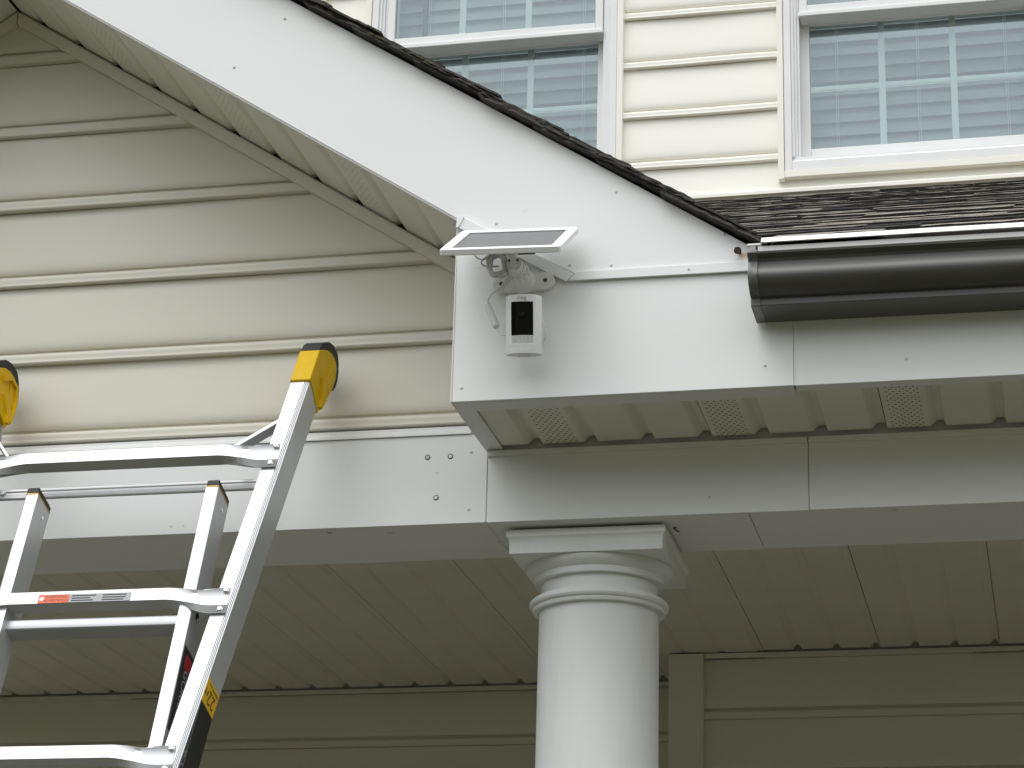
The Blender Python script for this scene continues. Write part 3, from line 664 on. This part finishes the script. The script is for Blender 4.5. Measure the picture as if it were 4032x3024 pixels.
# outer rungs: ribbed box tube in the middle, flattened onto the rail faces at the ends
def sm(t): t = max(0, min(1, t)); return t * t * (3 - 2 * t)
def outer_rung(vb, rail):
    """vb = top of the rung"""
    def sec(u, t):
        # t = 0 body, 1 flattened tab. returns ring of (n, v)
        e = sm(t)
        nf = .0035 + .004 * (1 - e) * 0
        vt = vb - .0015 * e; vbm = vb - .0227 - .0325 * e * 1.0
        nbk = -.0270 * (1 - e) + .0008 * e
        pinch = .004 * math.sin(math.pi * e)
        P = []
        # front face: flat between two ribbed bands that unfold at the tab
        f0 = vt - .0060 * e - .0006; f1 = vbm + .0175 * e + .0006
        nr = 6
        # top ribs (from back edge to front face)
        for q in range(nr):
            a = q / (nr - 1); rid = .0007 * (1 if q % 2 else -1)
            v_ = vt + (f0 - vt) * a + (rid if e < .5 else 0); n_ = nbk * (1 - a) + nf * a + (rid * e) + .0016 * e * (1 - a) * 0
            P.append((n_, v_))
        P.append((nf - pinch * .35 - .0022 * e, (f0 * .8 + f1 * .2))); P.append((nf - pinch * .35 - .0022 * e, (f0 * .2 + f1 * .8)))
        for q in range(10):
            a = q / 9; rid = .0013 * (1 if q % 2 else -1)
            v_ = f1 + (vbm - f1) * a + (rid * (1 - e)); n_ = nf * (1 - a) + nbk * a if e < .999 else nf
            n_ = (nf * (1 - a) + (nbk * (1 - e) + nf * e) * a) + rid * e
            P.append((n_, v_))
        # back
        P.append((nbk - .0001 if e < .5 else -.0005 + nbk, vbm + .002)); P.append((nbk - .0001 if e < .5 else -.0005 + nbk, vt - .002))
        return [L3(u, v, n) for n, v in P]
    ur = rail(vb - .03); uend = ur - .0105; utab = ur - .0360; ubody = ur - .125
    left = lambda u: 2 * UCO - u
    us = []
    for q in range(7): us.append((uend - (uend - utab) * q / 6, 1.0))
    for q in range(1, 17): us.append((utab - (utab - ubody) * q / 16, 1 - q / 16))
    rings = [sec(left(u), t) for u, t in us] + [sec(u, t) for u, t in us[::-1]]
    return rings
def rivets(vb, rail):
    ur = rail(vb - .03)
    for s_ in (1, -1):
        f = (lambda u: u) if s_ > 0 else (lambda u: 2 * UCO - u)
        for vv in (vb - .0090, vb - .0465):
            u_ = f(ur - .0185 + .1195 * (vv - vb + .03))
            MB().cyl(L3(u_, vv, .002), L3(u_, vv, .0050), .0056, .0056, 16).cyl(L3(u_, vv, .0050), L3(u_, vv, .0072), .0056, .0030, 16).build('rivet', M['rivet'], lad, smooth=40)
RS = .3048
for q in range(6):
    vb = -.2281 - RS * q
    MB().loft(outer_rung(vb, uR)).build('outer_rung', M['alu'], lad, smooth=30); rivets(vb, uR)
for q in range(6, 10):
    vb = -.2281 - RS * q
    MB().loft(outer_rung(vb, uLow)).build('outer_rung', M['alu'], lad, smooth=30)
# inner rungs
for q in range(9):
    vt = -.5715 - RS * q
    if vt < -2.98: break
    P = [(-.022, vt), (-.0195, vt - .003), (-.0190, vt - .014), (-.0205, vt - .0182)]
    for k in range(10): P.append((-.0215 - .033 * k / 9, vt - .0188 - .0008 * (k % 2) - .0006 * math.sin(k / 9 * 3.14)))
    P += [(-.0545, vt - .016), (-.0545, vt)]
    MB().loft([[L3(u, v, n) for n, v in P] for u in (2 * UC - IU0 - .0005, IU0 + .0005)]).build('inner_rung', M['alu'], lad, smooth=30)
# rear brace bar with its rivets, diagonal struts under the top rung
def bar_prof(): return [(-.0655, -.2535), (-.0640, -.2555), (-.0640, -.2600), (-.0655, -.2625), (-.0655, -.2665), (-.0638, -.2690), (-.0638, -.2755), (-.0655, -.2775), (-.0680, -.2775), (-.0680, -.2535)]
ub = uR(-.265) - .012
MB().loft([[L3(u, v, n) for n, v in bar_prof()] for u in (2 * UCO - ub, ub)]).build('rear_brace', M['alu'], lad)
MB().cyl(L3(2 * UCO - ub + .040, -.2640, -.0655), L3(2 * UCO - ub + .040, -.2640, -.0605), .0070, .0045, 18).build('rivet', M['rivet'], lad, smooth=40)
for s_ in (1, -1):
    f = (lambda u: u) if s_ > 0 else (lambda u: 2 * UCO - u)
    a = (f(uR(-.155) - .030), -.150, -.030); b = (f(uR(-.155) - (.118 if s_ > 0 else .085)), -.222, -.024)
    MB().loft([[L3(p[0], p[1] + dv, p[2] + dn_) for dv, dn_ in ((.0050, .010), (-.0050, .010), (-.0065, -.010), (.0035, -.010))] for p in (a, b)]).build('strut', M['alurail'], lad, bevel=.0012)
# yellow end caps with black tread
def end_cap(s_):
    f = (lambda u: u) if s_ > 0 else (lambda u: 2 * UCO - u)
    k = .1195
    def uv(u, v): return f(uR(min(v, 0)) + k * max(v, 0) * .4 + u)
    yel = [(.0042, -.0885), (.0042, -.0205), (-.012, -.006), (-.030, .008), (-.052, .0175), (-.074, .0200), (-.0885, .0130), (-.0955, -.006), (-.0962, -.030), (-.0860, -.066), (-.0720, -.1000), (-.0680, -.1090), (-.0640, -.1040), (-.030, -.0930)]
    u0, u1 = -RW - .0022, .0022
    MB().loft([[L3(uv(u0, v), v, n) for n, v in yel], [L3(uv(u1, v), v, n) for n, v in yel]]).build('end_cap', M['yellow'], lad, bevel=.0018)
    # side rib / ledge
    rib = [(-.034, -.052), (-.052, -.040), (-.078, -.072), (-.0705, -.098), (-.062, -.0985), (-.058, -.083)]
    MB().loft([[L3(uv(u1 - .001 if s_ > 0 else u0 + .001, v), v, n) for n, v in rib], [L3(uv(u1 + .0055 if s_ > 0 else u0 - .0055, v), v, n) for n, v in rib]]).build('cap_rib', M['yellow'], lad, bevel=.001)
    pl = [(-.058, .006), (-.080, -.002), (-.0880, -.030), (-.0800, -.055), (-.060, -.036)]
    MB().loft([[L3(uv(u1 - .001 if s_ > 0 else u0 + .001, v), v, n) for n, v in pl], [L3(uv(u1 + .0022 if s_ > 0 else u0 - .0022, v), v, n) for n, v in pl]]).build('cap_plate', M['yellow'], lad, bevel=.0008)
    if s_ < 0:
        rim = [(-.020, -.020), (-.050, .004), (-.082, .004), (-.0900, -.024), (-.0860, -.058), (-.0730, -.094)]
        rim2 = [(-.026, -.028), (-.053, -.004), (-.078, -.004), (-.0835, -.026), (-.0795, -.056), (-.0680, -.088)]
        MB().loft([[L3(uv(u0 + .001, v), v, n), L3(uv(u0 + .001, v2), v2, n2), L3(uv(u0 - .0075, v2), v2, n2), L3(uv(u0 - .0075, v), v, n)] for (n, v), (n2, v2) in zip(rim, rim2)]).build('cap_rim', M['yellow'], lad)
    out = [(.0036, -.0200), (.0010, -.0040), (-.010, .0100), (-.028, .0260), (-.050, .0370)]
    # serrated tread over the back
    arc = []
    for q in range(13):
        t = q / 12; ang = R(100 - 150 * t)
        rr = 1 + (.03 if q % 2 else 0)
        arc.append((-.069 - .0365 * rr * math.cos(ang - math.pi / 2 + math.pi / 2) * 1 if False else -.066 - .041 * rr * math.sin(math.pi * .08 + t * math.pi * .62), .004 + .037 * rr * math.cos(math.pi * .08 + t * math.pi * .78)))
    inn_ = [(-.0945, -.030), (-.094, -.006), (-.0870, .0120), (-.073, .0190), (-.052, .0165), (-.030, .0070), (-.012, -.007)]
    ring_ = out + arc + inn_
    MB().loft([[L3(uv(-RW - .0010, v), v, n) for n, v in ring_], [L3(uv(.0010, v), v, n) for n, v in ring_]]).build('rubber_tread', M['rubber'], lad, bevel=.0006, seg=1)
    MB().cyl(L3(uv(-.001, -.098), -.098, -.058), L3(uv(.0014, -.098), -.098, -.058), .0050, n=18).build('rivet', M['rivet'], lad, smooth=40)
    MB().cyl(L3(uv(-.001, -.098), -.098, -.058), L3(uv(.0017, -.098), -.098, -.058), .0040, n=18).build('rivet_core', M['alurail'], lad, smooth=40)
    # bottom foot, mirrored
    foot_ = [(.004, VB + .10), (.004, VB + .02), (-.02, VB + .004), (-.05, VB - .004), (-.075, VB + .008), (-.075, VB + .09)]
    MB().loft([[L3(f(uLow(VB) + u), v, n) for n, v in foot_] for u in (-RW - .003, .003)]).build('foot', M['rubber'], lad, bevel=.002)
for s_ in (1, -1): end_cap(s_)
# labels on the ladder
def lab(u0, u1, v0, v1, n, mt, name='label_plate', t=.0004):
    return LB().lbox(u0, u1, v0, v1, n, n + t).build(name, M[mt], lad)
nf = .0036; v0, v1 = -.5562, -.5392
o = lab(-.7010, -.6455, v0, v1, nf, 'stk_orange', 'warning_label'); o['label'] = 'orange warning label'
o = lab(-.6452, -.5345, v0, v1, nf, 'stk_grey', 'instruction_label'); o['label'] = 'grey instruction label'
pl_ = lambda u0, v0: (lambda x, y: L3(u0 + x, v0 + y, nf + .0006))
text_mesh('WARNING', .0082, pl_(-.6690, -.5440), 'label_text', M['ink'], lad)
text_mesh('ADVERTENCIA', .0072, pl_(-.6685, -.5515), 'label_text', M['ink'], lad)
MB().cyl(L3(-.6945, -.5475, nf + .0003), L3(-.6945, -.5475, nf + .0006), .0042, n=16).build('label_symbol', M['inkwhite'], lad)
for cx_ in (-.6190, -.5640):
    for q, (ln_, dv) in enumerate(((.043, -.5430), (.034 if cx_ < -.6 else .042, -.5478), (.039, -.5526))):
        LB().lbox(cx_ - .0215, cx_ - .0215 + ln_, dv - .0011, dv + .0009, nf + .0005, nf + .0008).build('label_text_line', M['ink'], lad)
# labels on the right web of the outer rail
def web(v, n, e=.0005): return L3(uR(v) + e, v, n)
def weblab(v0, v1, n0, n1, mt, e, name):
    return MB().loft([[web(v, n0, e), web(v, n1, e), web(v, n1, e - .0006), web(v, n0, e - .0006)] for v in (v0, v1)]).build(name, M[mt], lad)
weblab(-.7515, -.7090, -.0625, -.0035, 'stk_yellow', .0006, 'length_label')
weblab(-1.05, -.7520, -.0625, -.0030, 'stk_black', .0006, 'safety_label')
# text reads upside down along the web, lying crosswise
wtxt = lambda v0, n0: (lambda x, y: web(v0 - y, n0 - x * -1 if False else n0 + x, .0010))
text_mesh('22', .0330, wtxt(-.7330, -.0370), 'label_text', M['ink'], lad)
text_mesh('FT', .0150, wtxt(-.7300, -.0115), 'label_text', M['ink'], lad)
weblab(-.7155, -.7145, -.058, -.012, 'ink', .0010, 'label_text_line'); weblab(-.7178, -.7170, -.058, -.030, 'ink', .0010, 'label_text_line')
for q, (v_, n0_, n1_, wd) in enumerate(((-.7900, -.052, -.014, .0009), (-.7925, -.056, -.012, .0009), (-.7950, -.050, -.012, .0009), (-.7975, -.056, -.014, .0009), (-.8040, -.058, -.010, .0014), (-.8400, -.056, -.030, .0016), (-.8440, -.056, -.010, .0010), (-.8468, -.050, -.010, .0010), (-.8496, -.056, -.012, .0010), (-.8524, -.054, -.010, .0010), (-.8552, -.056, -.016, .0010), (-.8600, -.054, -.030, .0016), (-.8680, -.058, -.008, .0014))):
    weblab(v_ - wd * 1.2, v_ + wd * 1.2, n0_, n1_, 'inkwhite', .0012, 'label_text_line')
# label on the inner right rail
def weblab2(v0, v1, n0, n1, mt, e, name): return MB().loft([[L3(IU1 + e, v, n0), L3(IU1 + e, v, n1), L3(IU1 + e - .0006, v, n1), L3(IU1 + e - .0006, v, n0)] for v in (v0, v1)]).build(name, M[mt], lad)
weblab2(-.800, -.640, -.058, -.0085, 'stk_black', .0006, 'brand_label')
weblab2(-.676, -.650, -.052, -.022, 'stk_red', .0010, 'label_emblem')
text_mesh('GORILLA', .026, lambda x, y: L3(IU1 + .0011, -.728 - x, -.034 - y), 'label_text', M['inkwhite'], lad)

# ------------------------------------------------------------------ security camera
TAU, YAW = R(14), R(5)
ce = Vector((.1370, -.0640, .1065))
Rc = Matrix.Rotation(YAW, 3, 'Z') @ Matrix.Rotation(TAU, 3, 'X')
def cp(x, y, z): return tuple(ce + Rc @ Vector((x, y, z)))        # local: -y = front, z = axis up
secam = thing('security_camera', 'white cylindrical security camera with black lens window on the fascia', 'camera', (.135, -.004, .118))
CR, CH = .0302, .0500
def cyl_ring(r, z, n=64): return [cp(r * math.cos(2 * math.pi * i / n), r * math.sin(2 * math.pi * i / n), z) for i in range(n)]
MB().loft([cyl_ring(CR - .0022, -CH), cyl_ring(CR - .0004, -CH + .0006), cyl_ring(CR, -CH + .0022), cyl_ring(CR, CH - .0028), cyl_ring(CR - .0008, CH - .0008), cyl_ring(CR - .0030, CH)]).build('body', M['camwhite'], secam, smooth=35)
MB().loft([cyl_ring(.012, -CH + .0010, 32), cyl_ring(.0115, -CH - .0010, 32)]).build('base_button', M['bracket'], secam, smooth=40)
def curved(a0, a1, z0, z1, r, th, name, mt, n=16):
    rings = []
    for q in range(n + 1):
        a = a0 + (a1 - a0) * q / n; s_, c_ = math.sin(a), -math.cos(a)
        rings.append([cp(s_ * (r + d), c_ * (r + d), z) for d, z in ((0, z0), (th, z0), (th, z1), (0, z1))])
    return MB().loft(rings).build(name, M[mt], secam, smooth=30)
curved(R(-45), R(45), -.0355, .0495, CR - .0006, .0010, 'face_plate', 'camwhite')
gA = R(36)
curved(-gA, gA, -.0190, .0372, CR, .0012, 'lens_window', 'blackglass')
MB().cyl(cp(0, -CR - .0006, .0155), cp(0, -CR - .0022, .0155), .0062, .0056, 24).build('lens_ring', M['blackglass'], secam, smooth=40)
MB().cyl(cp(0, -CR - .0016, .0155), cp(0, -CR - .0028, .0155), .0042, .0030, 24).build('lens', M['lens'], secam, smooth=40)
gr_ = MB()
for r_i in range(6):
    for c_i in range(17):
        a = -gA + (2 * gA) * (c_i + .5) / 17; z = -.0218 - r_i * .0019
        rr = CR + .0007; da = .55 / 17 * gA
        gr_.poly([(cp(math.sin(a - da) * rr, -math.cos(a - da) * rr, z - .00055)), (cp(math.sin(a + da) * rr, -math.cos(a + da) * rr, z - .00055)), (cp(math.sin(a + da) * rr, -math.cos(a + da) * rr, z + .00055)), (cp(math.sin(a - da) * rr, -math.cos(a - da) * rr, z + .00055))])
go = gr_.build('speaker_grille', M['inkgrey'], secam)
text_mesh('ring', .0098, lambda x, y: cp(math.sin(x / CR) * (CR + .0008), -math.cos(x / CR) * (CR + .0008), .0435 + y), 'logo_text', M['inkgrey'], secam)
MB().cyl((.135, -.0005, .1175), (.135, -.0060, .1175), .0285, .0275, 40).build('wall_plate', M['bracket'], secam, smooth=40)
MB().tube([(.135, -.005, .1175), (.1355, -.020, .116), cp(0, .028, .0)], .0095, 16).build('mount_arm', M['bracket'], secam, smooth=40)

# ------------------------------------------------------------------ solar panel
sp = thing('solar_panel', 'small white framed solar panel on a bracket above the security camera', 'solar panel', (.1205, -.004, .2095))
Fc = Vector((.1167, -.1755, .2020)); Bc = Vector((.1180, -.0300, .2985))
ex = Vector((.2045, 0, -.0072)).normalized(); ey = (Bc - Fc); plen = ey.length; ey.normalize(); ex = (ex - ey * ex.dot(ey)).normalized(); ez = ex.cross(ey)
def sp3(a, b, c): return tuple(Fc + ex * a + ey * b + ez * c)
hw = .1025
def rrect(a, b0, b1, r, c, n=5):
    P = []
    for cx_, cy_, s0 in ((a - r, b0 + r, -90), (a - r, b1 - r, 0), (-a + r, b1 - r, 90), (-a + r, b0 + r, 180)):
        for q in range(n + 1):
            t = R(s0 + 90 * q / n); P.append(sp3(cx_ + r * math.cos(t), cy_ + r * math.sin(t), c))
    return P
def frame_ring(a, b0, b1, r, inset, c0, c1):
    o0 = rrect(a, b0, b1, r, c0); o1 = rrect(a, b0, b1, r, c1); i1 = rrect(a - inset, b0 + inset, b1 - inset, max(r - inset, .0012), c1); i0 = rrect(a - inset, b0 + inset, b1 - inset, max(r - inset, .0012), c0)
    return o0, o1, i1, i0
o0, o1, i1, i0 = frame_ring(hw, 0, plen, .006, .0175, -.0085, .0)
oA = rrect(hw - .0008, .0008, plen - .0008, .006, -.0095); oB = rrect(hw - .0015, .0015, plen - .0015, .006, .0012)
mb = MB(); mb.loft([oA, o0, o1, oB, i1, rrect(hw - .0175, .0175, plen - .0175, .0012, -.0030)], cap=False).build('frame', M['panelwhite'], sp, smooth=30)
MB().loft([rrect(hw - .0012, .0012, plen - .0012, .005, -.0094), rrect(hw - .004, .004, plen - .004, .005, -.0105)]).build('back_shell', M['panelwhite'], sp)
MB().loft([rrect(hw - .0174, .0174, plen - .0174, .0012, -.0040), rrect(hw - .0174, .0174, plen - .0174, .0012, -.0012)]).build('solar_cell', M['cell'], sp)
MB().box(0, 0, 0, 0, 0, 0) if False else None
MB().loft([[sp3(a, b, c) for a, b in ((.030, .004), (.058, .004), (.058, .020), (.030, .020))] for c in (-.0105, -.0125)]).build('back_pad', M['rubber'], sp)
# bracket: stadium plate, cone, hinge disc, neck
pc_ = Vector((.1212, 0, .2085)); stad = []
for q in range(13): stad.append((.0382 + .0163 * math.cos(R(-90 + 15 * q)), .0163 * math.sin(R(-90 + 15 * q))))
for q in range(13): stad.append((-.0382 + .0163 * math.cos(R(90 + 15 * q)), .0163 * math.sin(R(90 + 15 * q))))
rl = R(1.5)
stp = lambda y, k=1.0: [(pc_.x + (a * k) * math.cos(rl) - b * k * math.sin(rl), y, pc_.z + a * k * math.sin(rl) + b * k * math.cos(rl)) for a, b in stad]
MB().loft([stp(-.0004), stp(-.0085), stp(-.0105, .985)]).build('bracket_plate', M['bracket'], sp, smooth=35)
for sx in (-.0385, .0385):
    c = Vector((pc_.x + sx, 0, pc_.z + sx * math.tan(rl)))
    MB().cyl(c + Vector((0, -.0095, 0)), c + Vector((0, -.0112, 0)), .0042, .0036, 16).build('screw', M['screwdark'], sp, smooth=40)
hub = Vector((.1185, -.0700, .2155))
MB().loft([[(c.x + r * math.cos(t), c.y + r * math.sin(t) * .3 * 0, c.z + r * math.sin(t)) for t in [2 * math.pi * k / 28 for k in range(28)]] for c, r in ((Vector((.1222, -.009, .2085)), .0215), (Vector((.1220, -.014, .2090)), .0200), (Vector((.1215, -.034, .2110)), .0168), (Vector((.1205, -.052, .2135)), .0160), (Vector((.1195, -.060, .2150)), .0140))]).build('bracket_cone', M['bracket'], sp, smooth=40)
rib_ = MB()
for q in range(9):
    t = 2 * math.pi * q / 9; c = Vector((.1215, -.038, .2115))
    rib_.cyl(c + Vector((math.cos(t) * .0150, 0, math.sin(t) * .0150)), c + Vector((math.cos(t) * .0140, -.016, math.sin(t) * .0140 + .002)), .0040, .0030, 10)
rib_.build('collar_knob', M['bracket'], sp, smooth=40)
MB().cyl(hub + Vector((0, .012, -.001)), hub + Vector((.0008, -.006, .0)), .0135, .0128, 28).build('hinge_disc', M['bracket'], sp, smooth=40)
MB().loft([[(hub.x - .0042, hub.y - .0125, z), (hub.x + .0042, hub.y - .0125, z), (hub.x + .0045, hub.y + .006, z), (hub.x - .0045, hub.y + .006, z)] for z in (hub.z - .013, hub.z - .011, hub.z + .012, hub.z + .034)]).build('neck', M['bracket'], sp, bevel=.001)
for dx in (-.0078, .0070): MB().cyl(hub + Vector((dx, -.005, .006)), hub + Vector((dx, -.0075, .006)), .0020, n=10).build('screw', M['screwdark'], sp, smooth=40)

# ------------------------------------------------------------------ charging cable
cb = thing('charging_cable', 'white cable coiled behind the solar panel and plugged into the camera', 'cable', (.085, -.004, .11))
def spline(pts, n=10):
    P = [Vector(p) for p in pts]; P = [P[0] * 2 - P[1]] + P + [P[-1] * 2 - P[-2]]; out = []
    for i in range(1, len(P) - 2):
        for q in range(n):
            t = q / n; a, b, c, d = P[i - 1], P[i], P[i + 1], P[i + 2]
            out.append(.5 * ((2 * b) + (c - a) * t + (2 * a - 5 * b + 4 * c - d) * t * t + (3 * b - a - 3 * c + d) * t ** 3))
    out.append(P[-2]); return out
MB().tube(spline([(.0420, -.050, .2520), (.047, -.052, .2425), (.060, -.056, .2350), (.078, -.058, .2395), (.092, -.060, .2450), (.098, -.062, .2300), (.104, -.050, .2060), (.096, -.040, .1900), (.0862, -.030, .1795), (.0835, -.026, .1830), (.0880, -.024, .2010), (.1000, -.030, .2090), (.1010, -.038, .1960), (.0840, -.040, .1850), (.0700, -.038, .1740), (.0655, -.036, .1620)]), .0014, 8).build('cord', M['cable'], cb, smooth=60)
rc = random.Random(5)
for q in range(5):
    pts = []
    for k in range(15):
        t = 2 * math.pi * k / 7 + q * .5
        pts.append((.0865 + .0145 * math.cos(t) + rc.uniform(-.004, .004), -.060 + .012 * math.sin(t * .5 + q) + rc.uniform(-.003, .003), .2235 + .0210 * math.sin(t) + rc.uniform(-.003, .003) - .18 * (.0145 * math.cos(t))))
    MB().tube(spline(pts, 6), .0015, 7).build('cord_loop', M['cable'], cb, smooth=60)
MB().tube(spline([(.0905, -.060, .2420), (.075, -.060, .2420), (.060, -.058, .2330), (.0590, -.056, .2260), (.070, -.057, .2215), (.088, -.058, .2200)]), .0016, 8).build('cord_loop', M['cable'], cb, smooth=60)
ad0, ad1 = Vector((.0662, -.0360, .1590)), Vector((.0838, -.0390, .1165))
ad = (ad1 - ad0).normalized()
MB().cyl(ad0 - ad * .0075, ad0 - ad * .001, .0018, .0042, 16).cyl(ad0 - ad * .001, ad0 + ad * .003, .0052, .0052, 16).cyl(ad0 + ad * .003, ad1 - ad * .003, .0062, .0062, 20).cyl(ad1 - ad * .003, ad1, .0062, .0046, 20).build('cable_joint', M['cable'], cb, smooth=35)
MB().tube(spline([tuple(ad1), (.0862, -.0395, .1110), (.0905, -.0410, .1035), (.0965, -.0430, .1000), (.1060, -.0440, .0990), (.1150, -.0450, .0990)]), .0015, 8).build('cord', M['cable'], cb, smooth=60)
